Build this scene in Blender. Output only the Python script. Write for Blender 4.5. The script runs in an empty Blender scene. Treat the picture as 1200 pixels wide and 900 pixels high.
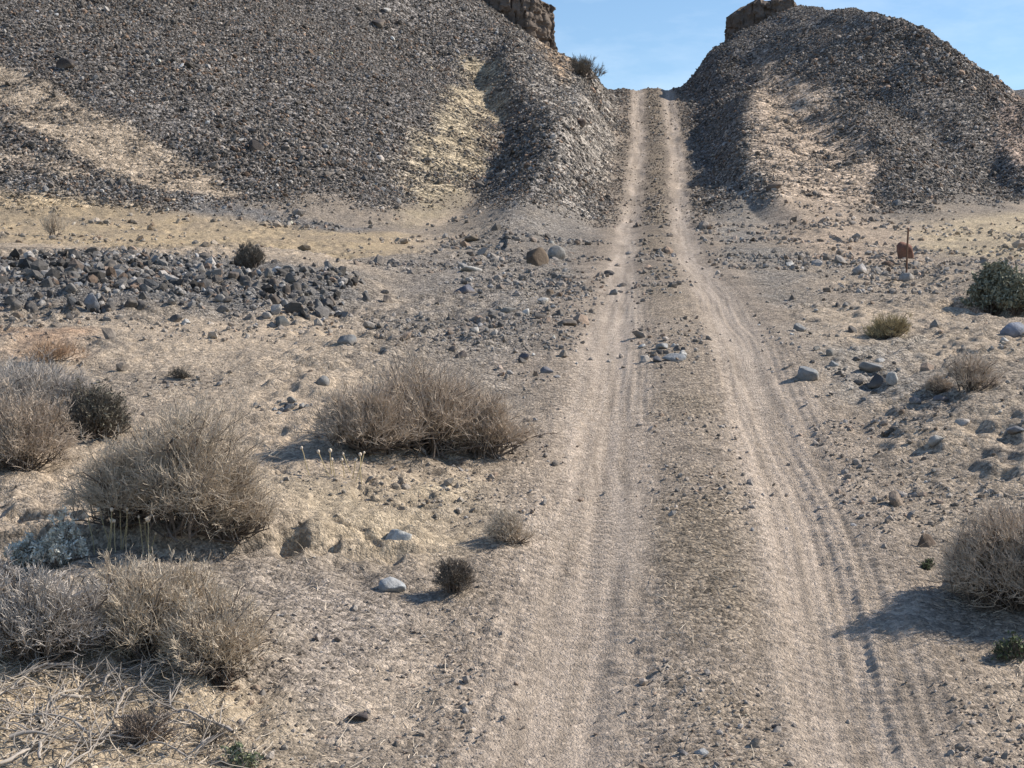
import bpy, bmesh, math
import numpy as np
from mathutils import Vector

S = bpy.context.scene
COL = S.collection
rng = np.random.default_rng(11)
F, CX, HZ, ZC = 2000.0, 600.0, 420.0, 2.05      # focal length in photo pixels, centre column, horizon row, eye height

# ------------------------------------------------------------------ numeric helpers
def sstep(a, b, x):
    t = np.clip((x - a) / (b - a), 0, 1)
    return t * t * (3 - 2 * t)

def _hash(ix, iy, seed):
    h = (ix.astype(np.int64) * 374761393 + iy.astype(np.int64) * 668265263 + seed * 974711) & 0xFFFFFFFF
    h = ((h ^ (h >> 13)) * 1274126177) & 0xFFFFFFFF
    h = ((h ^ (h >> 16)) * 2246822519) & 0xFFFFFFFF
    return ((h ^ (h >> 15)) & 0xFFFFFF) / float(0xFFFFFF)

def vnoise(x, y, seed=0):
    x0 = np.floor(x); y0 = np.floor(y)
    fx = x - x0; fy = y - y0
    fx = fx * fx * fx * (fx * (fx * 6 - 15) + 10); fy = fy * fy * fy * (fy * (fy * 6 - 15) + 10)
    a = _hash(x0, y0, seed); b = _hash(x0 + 1, y0, seed); c = _hash(x0, y0 + 1, seed); d = _hash(x0 + 1, y0 + 1, seed)
    return (a + (b - a) * fx) * (1 - fy) + (c + (d - c) * fx) * fy

def fbm(x, y, wl, octs=4, seed=0, gain=.5):
    """fractal noise about zero, wl = longest wavelength in metres"""
    s = np.zeros(np.shape(x)); a = 1.0; f = 1.0 / wl; tot = 0
    for k in range(octs):
        c, sn = math.cos(.7 * k + .3), math.sin(.7 * k + .3)
        s += a * (vnoise((x * c - y * sn) * f + 13.7 * k, (x * sn + y * c) * f - 7.1 * k, seed + k) - .5)
        tot += a; a *= gain; f *= 2.03
    return s / tot * 2

def smax(a, b, k):
    h = np.clip(.5 + .5 * (a - b) / k, 0, 1)
    return b + (a - b) * h + k * h * (1 - h)

def P(px, py, d):
    """photo pixel at distance d -> world point"""
    return ((px - CX) / F * d, d, ZC + (HZ - py) / F * d)

# ------------------------------------------------------------------ terrain heights
ROAD_Y = np.array([-400, -60, -20, 0, 5, 8.3, 11, 14, 17, 20.7, 26, 33, 40, 47, 54, 61, 70, 79, 88, 92, 97, 110, 160, 400, 5000])
ROAD_Z = np.array([-6, -4.2, -3.0, -2.35, -2.15, -1.99, -1.53, -.98, -.48, .16, .83, 1.63, 2.42, 3.42, 4.6, 6.1, 8.35, 10.8, 13.55, 14.5, 14.85, 13.0, 8, 6, 2]) + ZC
BASE_Y = np.array([-400, -60, -20, 0, 5, 8.3, 11, 14, 17, 20.7, 26, 33, 40, 47, 54, 61, 75, 95, 120, 200, 400, 5000])
BASE_Z = np.array([-6, -4.2, -3.0, -2.35, -2.15, -1.97, -1.5, -.95, -.45, .18, .85, 1.65, 2.45, 3.4, 4.35, 5.0, 6.3, 7.6, 7, 5, 3, 0]) + ZC

def _smooth_interp(xs, ys):
    m = np.zeros(len(xs)); d = np.diff(ys) / np.diff(xs)
    m[1:-1] = np.where(d[:-1] * d[1:] > 0, 2 * d[:-1] * d[1:] / (d[:-1] + d[1:] + 1e-12), 0); m[0] = d[0]; m[-1] = d[-1]
    def f(x):
        x = np.clip(x, xs[0], xs[-1] - 1e-6)
        i = np.clip(np.searchsorted(xs, x, side='right') - 1, 0, len(xs) - 2)
        h = xs[i + 1] - xs[i]; t = (x - xs[i]) / h
        return ((2 * t**3 - 3 * t**2 + 1) * ys[i] + (t**3 - 2 * t**2 + t) * h * m[i] + (-2 * t**3 + 3 * t**2) * ys[i + 1] + (t**3 - t**2) * h * m[i + 1])
    return f
road_z = _smooth_interp(ROAD_Y, ROAD_Z); base_z = _smooth_interp(BASE_Y, BASE_Z)

def road_x(y):
    return .93 + (y - 8.3) * .0795 + .10 * np.sin(y * .11)

# ridge lines (points, side slope): the gravel hills are talus running down from these
RID_L = [      # (points, side slope, slope of the left flank when it differs)
    ([P(-900, -60, 84), P(-300, -110, 86), P(100, -115, 85), P(330, -80, 85), P(500, -35, 87), P(570, 12, 88)], .70, None),
    ([P(100, -115, 85), (-20, 120, 22), (-30, 170, 18)], .5, None),
    ([P(570, 12, 88), P(600, 38, 87.5), P(640, 72, 88), P(668, 86, 89), P(700, 102, 90), P(738, 110, 91)], .55, None),
    ([P(590, 30, 85), P(602, 82, 75), P(624, 106, 70), P(650, 140, 62), P(645, 168, 57.5), P(622, 222, 51), P(600, 286, 44)], .42, .80),
    ([P(-150, 20, 74), P(0, 72, 66), P(110, 132, 61), P(205, 182, 57), P(280, 226, 53)], .60, .42),
    ([P(420, 60, 74), P(395, 150, 65), P(380, 215, 58)], .5, None),
]
RID_R = [
    ([P(792, 110, 93), P(815, 103, 93), P(850, 90, 94), P(905, 72, 94)], .6, .75),
    ([P(905, 44, 94), P(938, 11, 92), P(1000, 12, 86), P(1060, 23, 79), P(1106, 52, 74), P(1142, 98, 71), P(1176, 122, 69), P(1260, 134, 68)], .95, .57),
    ([P(935, 13, 92), (17, 115, 13), (18, 160, 9)], .8, None),
    ([P(896, 68, 92), P(888, 98, 80), P(876, 130, 70), P(866, 166, 63), P(884, 206, 57), P(925, 256, 51), P(962, 300, 45.5)], .36, .82),
    ([P(1010, 112, 69), P(1035, 180, 60), P(1060, 240, 53.5)], .42, None),
    ([P(1330, 95, 76), P(1240, 120, 72), P(1174, 152, 67), P(1180, 182, 62), P(1215, 208, 58.5), P(1300, 230, 57)], .6, .95),
    ([P(1160, 118, 330), P(1195, 92, 330), P(1250, 80, 330), P(1400, 60, 340)], .45, None),
]

def ridge_h(x, y, pts, sl, sll=None):
    best = np.full(np.shape(x), -1e3)
    for a, b in zip(pts[:-1], pts[1:]):
        ax, ay, az = a; bx, by, bz = b
        dx, dy = bx - ax, by - ay; L2 = dx * dx + dy * dy
        t = np.clip(((x - ax) * dx + (y - ay) * dy) / L2, 0, 1)
        d = np.hypot(x - ax - t * dx, y - ay - t * dy)
        se = sl if sll is None else np.where(x < ax + t * dx, sll, sl)
        best = np.maximum(best, az + (bz - az) * t - se * (np.sqrt(d * d + .12) - .35))
    return best

def poly_sd(x, y, poly):
    """signed distance to a plan polygon, positive inside"""
    inside = np.zeros(np.shape(x), bool); dm = np.full(np.shape(x), 1e9)
    n = len(poly)
    for i in range(n):
        ax, ay = poly[i]; bx, by = poly[(i + 1) % n]
        dx, dy = bx - ax, by - ay
        t = np.clip(((x - ax) * dx + (y - ay) * dy) / (dx * dx + dy * dy + 1e-12), 0, 1)
        dm = np.minimum(dm, (x - ax - t * dx)**2 + (y - ay - t * dy)**2)
        c = ((ay > y) != (by > y)) & (x < (bx - ax) * (y - ay) / (by - ay + 1e-12) + ax)
        inside ^= c
    return np.where(inside, 1, -1) * np.sqrt(dm)

TERR = []      # (polygon, rise, edge width, noise warp)
SMOOTH = []    # plan polygons of the fine gravel wash
TRENCH = []    # plan lines of undercut bank: (points, depth, width)
CRACK = []     # plan polygons of dried, eroded bank
MOUND = []     # (x, y, rx, ry, height)

def hill_parts(x, y):
    hl = np.full(np.shape(x), -1e3); hr = hl.copy()
    wx = x + .4 * fbm(x, y, 7, 3, 91) * sstep(30, 50, y); wy = y + .7 * fbm(x, y, 8, 3, 95) * sstep(30, 50, y)
    for pts, sl, sll in RID_L: hl = smax(hl, ridge_h(wx, wy, pts, sl, sll), .28)
    for pts, sl, sll in RID_R: hr = smax(hr, ridge_h(wx, wy, pts, sl, sll), .28)
    return hl, hr

def height(x, y, detail=True, full=False):
    x = np.asarray(x, float); y = np.asarray(y, float)
    b = base_z(y)
    far = sstep(150, 500, np.hypot(x, y))
    # the ground away from the road undulates a little
    b = b + .16 * fbm(x, y, 4, 4, 5, .6) * sstep(3, 9, np.hypot(x, y)) * (1 + 8 * far)
    b = b + .02 * np.clip(np.abs(x - road_x(y)) - 6, 0, 60)
    for poly, rise, w, wn in TERR:
        sd = poly_sd(x, y, poly) + wn * fbm(x, y, wn * 5, 3, 31)
        b = b + rise * sstep(-w / 2, w / 2, sd)
    for mx, my, rx, ry, mh in MOUND:
        q = ((x - mx) / rx)**2 + ((y - my) / ry)**2
        b = b + mh * np.exp(-q * 1.2) * (1 + .25 * fbm(x, y, .8, 2, 44))
    if detail:
        m = (y > 5) & (y < 40) & (np.abs(x) < 12)
        if TRENCH and m.any():
            X, Y = x[m], y[m]; B = np.zeros(len(X))
            for poly, dep, wl in CRACK:
                wv = sstep(-.05, .2, poly_sd(X, Y, poly) + .12 * fbm(X, Y, .6, 2, 36))
                rn = np.abs(fbm(X * .8, Y * 1.5, wl, 3, 37)); pt = sstep(.25, .45, vnoise(X * 1.3, Y * 1.3, 38))
                B += -dep * wv * pt * (1 - sstep(.03, .09, rn)) + dep * .35 * wv * fbm(X, Y * 1.4, .45, 2, 39)
            qx = X + .10 * fbm(X, Y, .5, 3, 191); qy = Y + .14 * fbm(X, Y, .5, 3, 192); tn = .5 + .8 * vnoise(X * 3, Y * 3, 193)
            for pts, dep, wd in TRENCH:
                dm = np.full(len(X), 1e9)
                for (ax, ay), (bx, by) in zip(pts[:-1], pts[1:]):
                    dx, dy = bx - ax, by - ay; tt = np.clip(((qx - ax) * dx + (qy - ay) * dy) / (dx * dx + dy * dy), 0, 1)
                    dm = np.minimum(dm, np.hypot(qx - ax - tt * dx, qy - ay - tt * dy))
                B += -dep * (1 - sstep(wd * .45, wd, dm)) * tn
            b = b.copy(); b[m] += B
    hl, hr = hill_parts(x, y)
    hill = np.maximum(hl, hr)
    hillness = sstep(-.35, 1.3, hill - b + .9 * fbm(x, y, 4.5, 4, 73))
    h = smax(hill, b, 1.4)
    if detail:
        h = h + hillness * (.50 * fbm(x, y, 7.5, 4, 71) + .16 * fbm(x, y, 1.3, 2, 77) * (1 - far))
    # the road is cut into it
    s = y; t = x - road_x(y)
    rz = road_z(y) + .05 * fbm(x, y, 3.0, 2, 51)
    wcut = (1 - sstep(1.35, 3.4, np.abs(t) + .35 * fbm(x, y, 2.2, 3, 52))) * (1 - sstep(98, 125, y)) * sstep(-30, -10, y)
    h = h * (1 - wcut) + rz * wcut
    if detail:
        h = h + wcut * (.09 * fbm(x, y, 1.1, 3, 54) + .05 * fbm(x, y * .6, .5, 2, 55)) * sstep(30, 55, y)
        near = 1 - sstep(35, 70, y)
        rutw = .25 + .07 * near
        tw = t + .05 * fbm(x, y, 2.5, 2, 61)
        gl = np.exp(-((tw + .76) / rutw)**2); gr = np.exp(-((tw - .76) / rutw)**2)
        onroad = sstep(-15, -5, y) * (1 - sstep(97, 110, y))
        h = h - .058 * (gl + gr) * onroad + .045 * np.exp(-(t / .4)**2) * onroad + .022 * onroad * (np.exp(-((np.abs(tw) - 1.38) / .22)**2))
        # tyre lines and cleat marks pressed into the wheel tracks: several passes, each wandering a little
        wide = np.exp(-((np.abs(tw) - .86) / .66)**4) * onroad * (1 - sstep(24, 42, y))
        for kk, (off_, wl, amp, sd) in enumerate(((0, .19, .0038, 63), (.07, .085, .003, 64), (-.05, .31, .004, 65), (.1, .23, .0038, 69))):
            tq = t + off_ + .10 * fbm(x * .2, y * .5, 2, 2, sd + 20) + .05 * np.sin(s * .35 + kk)
            pres = sstep(.25, .65, vnoise(tq * 3.1 + 9 * kk, y * .22, sd))
            h = h + amp * (np.cos(tq * 2 * math.pi / wl)) * wide * pres
        for kk, (wl, amp, sk, sd) in enumerate(((.115, .0085, .55, 66), (.08, .0060, -.8, 67), (.15, .0080, .1, 68), (.10, .0080, .0, 60))):
            tq = t + .08 * fbm(x * .2, y * .5, 2, 2, sd + 20)
            pres = sstep(.36, .62, vnoise(tq * 4.2 + 5 * kk, y * .4, sd + 10))
            h = h + amp * np.sin((s + sk * tq) * 2 * math.pi / wl + 2.5 * fbm(x, y, .9, 2, sd)) * wide * pres * (1 - sstep(14, 24, y))
        # crumbly soil off the road
        off = 1 - .75 * np.clip(gl + gr, 0, 1) * onroad
        nearr = 1 - sstep(40, 60, y)
        for poly in SMOOTH: off = off * (1 - .72 * sstep(-.2, .3, poly_sd(x, y, poly) + .2 * fbm(x, y, 1, 2, 195)))
        clod = vnoise(x / .17, y / .22, 81); clod2 = vnoise(x / .065, y / .08, 82)
        rough = sstep(.3, .7, vnoise(x / 1.6, y / 1.6, 83))
        offroad = sstep(1.2, 2.2, np.abs(t))
        h = h + off * nearr * ((.022 + .085 * rough * offroad) * (clod - .5) + (.012 + .014 * offroad) * (clod2 - .5))
    if full:
        return h, hillness, hl, hr, t, b
    return h

def hit(px, py, dmin=5.0, dmax=120.0):
    """where the view ray through a photo pixel meets the ground"""
    lo, hi = dmin, dmax
    for n in (420, 60):
        ds = np.geomspace(lo, hi, n)
        x = (px - CX) / F * ds; z = ZC + (HZ - py) / F * ds
        g = height(x, ds)
        k = int(np.argmax(z <= g))
        if z[k] > g[k]: k = len(ds) - 1
        k = max(k, 1); lo, hi = ds[k - 1], ds[k]
    k = max(k, 1)
    a = (z[k - 1] - g[k - 1]) / max((z[k - 1] - g[k - 1]) - (z[k] - g[k]), 1e-9)
    d = ds[k - 1] + (ds[k] - ds[k - 1]) * a
    return (px - CX) / F * d, d, ZC + (HZ - py) / F * d

def plan(pts):
    return [hit(px, py)[:2] for px, py in pts]

_t1 = plan([(-300, 655), (60, 648), (200, 650), (330, 644), (450, 650), (560, 640), (600, 600), (635, 540), (655, 470), (640, 400), (430, 392), (0, 400), (-300, 400)])
_t2 = plan([(1000, 470), (1000, 560), (1030, 600), (1060, 660), (1110, 712), (1180, 752), (1500, 790), (1500, 430), (1150, 425)])
_t3 = plan([(-200, 372), (110, 366), (300, 371), (420, 352), (440, 322), (320, 304), (100, 296), (-200, 296)])
_m = [hit(20, 810), hit(120, 690), hit(210, 600), hit(490, 530), hit(40, 530), hit(1180, 690), hit(1180, 365), hit(560, 606), hit(230, 780)]
_g = plan([(1085, 330), (1130, 335), (1180, 352), (1300, 356), (1300, 322), (1100, 318)])
_w = plan([(140, 668), (330, 668), (500, 690), (520, 760), (450, 900), (340, 900), (325, 800), (270, 720)])
TRENCH += [(plan(l), dp, wd) for l, dp, wd in [
    ([(372, 644), (400, 641), (438, 641)], .09, .08), ([(480, 602), (520, 609), (560, 602), (590, 596)], .12, .10), ([(455, 586), (495, 588)], .08, .08),
    ([(180, 652), (260, 650), (330, 645), (400, 646), (450, 650), (500, 646), (560, 641)], .075, .075), ([(545, 622), (600, 628)], .11, .09), ([(500, 640), (535, 633)], .09, .08), ([(30, 628), (80, 634), (130, 642)], .12, .12), ([(420, 578), (440, 581)], .07, .06),
    ([(1018, 585), (1040, 604), (1056, 628)], .15, .12), ([(1060, 560), (1090, 575)], .08, .08), ([(1076, 652), (1100, 668)], .12, .10), ([(1120, 352), (1150, 362), (1200, 368)], .35, .35)]]
SMOOTH.append(_w)
_c1 = plan([(-100, 640), (150, 640), (330, 648), (590, 645), (640, 590), (600, 556), (330, 560), (290, 600)]); _c2 = plan([(985, 555), (1020, 630), (1080, 690), (1110, 640), (1090, 560), (1040, 520)])
CRACK += [(_c1, .10, .7), (_c2, .13, .6)]
TERR += [(_t1, .17, .09, .12), (_t2, .20, .12, .16), (_t3, .30, 1.6, .7), (_g, .14, .8, .5)]
MOUND += [(_m[0][0], _m[0][1], 1.0, 1.2, .26), (_m[1][0], _m[1][1], .6, .7, .12), (_m[2][0], _m[2][1], .8, .8, .10), (_m[3][0], _m[3][1], 1.1, .8, .10),
          (_m[4][0], _m[4][1], .8, .9, .14), (_m[5][0], _m[5][1], .8, .8, .12), (_m[7][0], _m[7][1], .5, .35, .07), (_m[8][0], _m[8][1], .7, .7, .1)]

# ------------------------------------------------------------------ materials
def mat(name):
    m = bpy.data.materials.new(name); m.use_nodes = True
    nt = m.node_tree; nt.nodes.clear()
    out = nt.nodes.new('ShaderNodeOutputMaterial'); b = nt.nodes.new('ShaderNodeBsdfPrincipled')
    nt.links.new(b.outputs[0], out.inputs[0])
    b.inputs['Roughness'].default_value = .92
    b.inputs['Specular IOR Level'].default_value = .18
    return m, nt, b

def nd(nt, kind, **kw):
    n = nt.nodes.new(kind)
    for k, v in kw.items():
        if k.startswith('i_'):
            key = k[2:]; key = int(key) if key.isdigit() else key.replace('_', ' ')
            n.inputs[key].default_value = v
        else: setattr(n, k, v)
    return n

def math_n(nt, op, a, b=None, c=None):
    n = nt.nodes.new('ShaderNodeMath'); n.operation = op
    for i, v in enumerate((a, b, c)):
        if v is None: continue
        if hasattr(v, 'links'): nt.links.new(v, n.inputs[i])
        else: n.inputs[i].default_value = v
    return n.outputs[0]

def scale_col(nt, col, fac):
    n = nt.nodes.new('ShaderNodeVectorMath'); n.operation = 'SCALE'
    nt.links.new(col, n.inputs[0]); nt.links.new(fac, n.inputs['Scale'])
    return n.outputs[0]

def soil_mat(name, peb, fine, bumpd, contrast):
    m, nt, b = mat(name)
    at = nd(nt, 'ShaderNodeAttribute', attribute_name='col'); gv = nd(nt, 'ShaderNodeAttribute', attribute_name='grav')
    tc = nd(nt, 'ShaderNodeTexCoord')
    vo = nd(nt, 'ShaderNodeTexVoronoi', i_Scale=peb); nt.links.new(tc.outputs['Object'], vo.inputs['Vector'])
    vo2 = nd(nt, 'ShaderNodeTexVoronoi', i_Scale=peb * 2.7); nt.links.new(tc.outputs['Object'], vo2.inputs['Vector'])
    no = nd(nt, 'ShaderNodeTexNoise', i_Scale=fine, i_Detail=5.0, i_Roughness=.7); nt.links.new(tc.outputs['Object'], no.inputs['Vector'])
    no2 = nd(nt, 'ShaderNodeTexNoise', i_Scale=fine * .11, i_Detail=4.0, i_Roughness=.65); nt.links.new(tc.outputs['Object'], no2.inputs['Vector'])
    sep = nd(nt, 'ShaderNodeSeparateColor'); nt.links.new(vo.outputs['Color'], sep.inputs[0])
    sep2 = nd(nt, 'ShaderNodeSeparateColor'); nt.links.new(vo2.outputs['Color'], sep2.inputs[0])
    # stone to stone tone, strongest where the gravel is thick
    r1 = math_n(nt, 'POWER', sep.outputs[0], 1.6); r2 = math_n(nt, 'POWER', sep2.outputs[1], 1.4)
    tone = math_n(nt, 'ADD', math_n(nt, 'MULTIPLY', r1, .9), math_n(nt, 'MULTIPLY', r2, .6))
    tone = math_n(nt, 'SUBTRACT', tone, .55)
    amp = math_n(nt, 'MULTIPLY_ADD', gv.outputs['Fac'], contrast, contrast * .35)
    k = math_n(nt, 'MULTIPLY_ADD', tone, amp, 1.0)
    k = math_n(nt, 'MULTIPLY', k, math_n(nt, 'MULTIPLY_ADD', no.outputs['Fac'], .7, .65))
    k = math_n(nt, 'MULTIPLY', k, math_n(nt, 'MULTIPLY_ADD', no2.outputs['Fac'], .5, .75))
    nt.links.new(scale_col(nt, at.outputs['Color'], k), b.inputs['Base Color'])
    hgt = math_n(nt, 'ADD', math_n(nt, 'MULTIPLY', math_n(nt, 'SUBTRACT', .6, vo.outputs['Distance']), math_n(nt, 'MULTIPLY_ADD', gv.outputs['Fac'], .8, .25)),
                 math_n(nt, 'MULTIPLY', math_n(nt, 'SUBTRACT', .6, vo2.outputs['Distance']), .35))
    hgt = math_n(nt, 'ADD', hgt, math_n(nt, 'MULTIPLY', no.outputs['Fac'], .8))
    bp = nd(nt, 'ShaderNodeBump', i_Strength=.9, i_Distance=bumpd)
    nt.links.new(hgt, bp.inputs['Height']); nt.links.new(bp.outputs[0], b.inputs['Normal'])
    return m
M_GROUND = soil_mat('desert_soil', 26, 48, .034, 1.2)
M_ROAD = soil_mat('track_dust', 30, 55, .034, 1.1)
M_HILL = soil_mat('hill_gravel', 6.5, 9, .12, 1.7)

def stone_mat(name, fine, bumpd):
    m, nt, b = mat(name)
    at = nd(nt, 'ShaderNodeAttribute', attribute_name='col')
    tc = nd(nt, 'ShaderNodeTexCoord')
    no = nd(nt, 'ShaderNodeTexNoise', i_Scale=fine, i_Detail=6.0, i_Roughness=.72); nt.links.new(tc.outputs['Object'], no.inputs['Vector'])
    k = math_n(nt, 'MULTIPLY_ADD', no.outputs['Fac'], 1.2, .4)
    nt.links.new(scale_col(nt, at.outputs['Color'], k), b.inputs['Base Color'])
    bp = nd(nt, 'ShaderNodeBump', i_Strength=.8, i_Distance=bumpd)
    nt.links.new(no.outputs['Fac'], bp.inputs['Height']); nt.links.new(bp.outputs[0], b.inputs['Normal'])
    b.inputs['Roughness'].default_value = .8
    return m
M_STONE = stone_mat('weathered_stone', 14, .03)

def plain_mat(name, c, var=.5, sc=30, rough=.85):
    m, nt, b = mat(name)
    tc = nd(nt, 'ShaderNodeTexCoord')
    no = nd(nt, 'ShaderNodeTexNoise', i_Scale=sc, i_Detail=3.0); nt.links.new(tc.outputs['Object'], no.inputs['Vector'])
    ge = nd(nt, 'ShaderNodeNewGeometry')
    k = math_n(nt, 'ADD', math_n(nt, 'MULTIPLY_ADD', no.outputs['Fac'], var, 1 - var), math_n(nt, 'MULTIPLY', ge.outputs['Random Per Island'], var))
    rgb = nd(nt, 'ShaderNodeRGB'); rgb.outputs[0].default_value = (*c, 1)
    nt.links.new(scale_col(nt, rgb.outputs[0], k), b.inputs['Base Color'])
    b.inputs['Roughness'].default_value = rough
    return m

# ------------------------------------------------------------------ mesh helpers
def mesh_np(name, V, faces, mats, parent=None, col=None, grav=None, smooth=False, link=True):
    """faces: (n,k) array of one face size"""
    me = bpy.data.meshes.new(name)
    V = np.asarray(V, np.float32); faces = np.asarray(faces, np.int32)
    n, k = faces.shape
    me.vertices.add(len(V)); me.vertices.foreach_set('co', V.ravel())
    me.loops.add(n * k); me.loops.foreach_set('vertex_index', faces.ravel())
    me.polygons.add(n); me.polygons.foreach_set('loop_start', np.arange(0, n * k, k, dtype=np.int32))
    if smooth: me.polygons.foreach_set('use_smooth', np.ones(n, bool))
    else: me.polygons.foreach_set('use_smooth', np.zeros(n, bool))
    if col is not None:
        a = me.attributes.new('col', 'FLOAT_COLOR', 'POINT')
        c = np.ones((len(V), 4), np.float32); c[:, :3] = col; a.data.foreach_set('color', c.ravel())
    if grav is not None:
        a = me.attributes.new('grav', 'FLOAT', 'POINT'); a.data.foreach_set('value', np.asarray(grav, np.float32))
    me.update(calc_edges=True)
    me.materials.append(mats)
    o = bpy.data.objects.new(name, me); COL.objects.link(o)
    if parent is not None: o.parent = parent
    return o

def tag(o, label=None, cat=None, group=None, kind=None):
    for k, v in (('label', label), ('category', cat), ('group', group), ('kind', kind)):
        if v: o[k] = v
    return o

def empty(name, loc, label, cat, group=None):
    o = bpy.data.objects.new(name, None); COL.objects.link(o); o.location = loc; o.empty_display_size = .2
    return tag(o, label, cat, group)

# ------------------------------------------------------------------ ground sheet
def ground_colour(x, y, h, hillness, t):
    n1 = fbm(x, y, 3.0, 4, 101); n2 = fbm(x, y, .7, 3, 111); n3 = fbm(x, y, 9, 3, 121)
    sand = np.array([.39, .317, .24]); grey = np.array([.252, .212, .170]); pink = np.array([.34, .283, .228]); dark = np.array([.118, .109, .102])
    w = np.clip(.42 + 1.2 * n1 + .6 * n2 + .3 * n3, 0, 1)[:, None]
    c = grey * (1 - w) + sand * w
    grav = np.clip(.45 - .5 * n1, 0, 1)
    def blend(c, k, colr, a): 
        a = np.clip(a, 0, 1)[:, None]; return c * (1 - a) + np.asarray(colr) * a
    # hills: dark varnished gravel
    hn = np.clip(hillness * 1.3 + .35 * n2 * (hillness > .05), 0, 1)
    dk = dark * (1 + .35 * n3 + .3 * n2)[:, None]
    c = blend(c, 0, dk, hn); grav = grav * (1 - hn) + hn
    for pts, cc, wgt, edge, gg in PATCH:
        wn = np.clip(edge * 1.3, .1, 2.0)
        sd = poly_sd(x, y, pts) + wn * fbm(x, y, wn * 3, 4, 131)
        a = sstep(-edge, edge, sd) * wgt * np.clip(1 + .5 * n2, .3, 1.2)
        c = blend(c, 0, np.asarray(cc) * (1 + .25 * n2)[:, None], a); grav = grav * (1 - a) + gg * a
    # road: pale dust in the wheel tracks, greyer gravel between and beside them
    on = sstep(-15, -5, y) * (1 - sstep(100, 112, y))
    band = (1 - sstep(1.3, 2.1, np.abs(t) + .4 * fbm(x, y, 1.8, 3, 141))) * on
    c = blend(c, 0, pink * (.83 - .13 * sstep(18, 45, y) + .25 * n2)[:, None], band * .95); grav = grav * (1 - band) + .55 * band
    tw = t + .12 * fbm(x, y, 3, 2, 143)
    wdt = .30 + .20 * (1 - sstep(10, 28, y))
    rut = (np.exp(-((tw + .78) / wdt)**4) + np.exp(-((tw - .80) / wdt)**4)) * on
    streak = .72 + .75 * (vnoise(tw * 9, y * .35, 145) - .5) + .7 * (vnoise(tw * 22, y * .4, 146) - .5)
    c = blend(c, 0, np.array([.425, .357, .295]), np.clip(rut * streak, 0, 1)); grav = grav * (1 - rut * .8)
    med = np.exp(-(t / .36)**4) * on * np.clip(.35 + .45 * sstep(25, 55, y) + .9 * n1 + .8 * n2 + .45 * np.exp(-((y - 12) / 2.2)**2), 0, .95)
    c = blend(c, 0, np.array([.19, .155, .115]), med * .85); grav = np.clip(grav + med * .4, 0, 1)
    return np.clip(c, .02, .6), np.clip(grav, 0, 1)

PATCH = []
def patch(pts, c, w, e, g): PATCH.append((plan(pts), c, w, e, g))
TAN = (.36, .285, .205); GRV = (.175, .165, .158)
patch([(-20, 62), (50, 92), (120, 130), (200, 174), (285, 226), (235, 234), (160, 212), (80, 178), (20, 140), (-40, 100)], (.32, .26, .196), 1, .45, .4)
patch([(-60, 158), (0, 166), (60, 186), (110, 208), (60, 212), (-60, 206)], (.27, .222, .172), .8, .4, .6)
patch([(545, 60), (585, 70), (600, 100), (560, 190), (540, 250), (470, 268), (478, 200), (515, 120)], (.30, .25, .175), .85, .7, .6)
patch([(892, 56), (955, 84), (1025, 140), (1035, 215), (1070, 305), (940, 305), (905, 230), (866, 168), (884, 100)], (.33, .262, .20), .9, .7, .6)
patch([(935, 10), (1110, 60), (1090, 120), (1000, 90), (900, 60)], (.20, .175, .155), .7, 1.2, .8)
patch([(940, 10), (1110, 60), (1170, 130), (1190, 260), (1040, 262), (1020, 180), (960, 90), (900, 50)], (.165, .147, .128), .6, .8, .9)
patch([(600, 15), (640, 55), (735, 108), (735, 280), (610, 290), (640, 230), (650, 150), (615, 100)], (.235, .213, .188), .8, .6, .8)  # spur side facing the road: its sunlit brightness is put into the colour
patch([(660, 50), (690, 85), (660, 100), (630, 60)], (.30, .22, .15), .8, .4, .6)
patch([(1165, 120), (1230, 110), (1260, 200), (1200, 205), (1170, 170)], (.24, .185, .15), .9, .5, .6)
patch([(-100, 205), (60, 208), (200, 226), (330, 244), (430, 268), (400, 275), (250, 252), (60, 226), (-100, 222)], (.15, .145, .142), .85, .5, 1)
patch([(-100, 232), (60, 232), (250, 258), (470, 275), (470, 296), (200, 292), (-100, 282)], (.345, .27, .175), .8, .8, .3)
patch([(1080, 262), (1220, 250), (1240, 305), (1110, 300)], (.39, .32, .22), .85, .8, .3)
patch([(-80, 300), (120, 296), (320, 308), (430, 325), (420, 352), (300, 368), (110, 362), (-80, 368)], (.13, .125, .12), .85, .5, 1)
patch([(560, 270), (735, 200), (720, 310), (660, 400), (560, 420), (480, 360), (520, 290)], (.185, .168, .15), .85, .8, 1)
patch([(830, 130), (868, 170), (930, 290), (960, 420), (900, 430), (850, 330), (822, 220)], (.19, .175, .157), .85, .8, 1)
patch([(430, 300), (600, 290), (740, 300), (690, 410), (640, 470), (500, 430), (430, 380)], (.20, .178, .155), .7, .6, .9)
patch([(930, 410), (1070, 400), (1090, 455), (960, 470)], (.20, .19, .175), .6, .4, .9)
patch([(130, 650), (330, 650), (520, 690), (470, 860), (330, 850), (320, 740), (260, 690)], (.275, .235, .198), .9, .3, .6)
patch([(500, 690), (570, 680), (600, 900), (600, 1000), (330, 1000), (390, 880), (450, 790)], (.40, .332, .262), .8, .25, .2)
patch([(-100, 740), (200, 770), (300, 830), (330, 900), (330, 1000), (-100, 1000)], (.43, .35, .25), .85, .3, .2)
patch([(330, 560), (600, 550), (620, 640), (340, 640)], (.40, .33, .235), .8, .3, .25)
patch([(20, 385), (100, 385), (95, 415), (10, 418)], (.37, .24, .155), .7, .4, .3)

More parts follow.
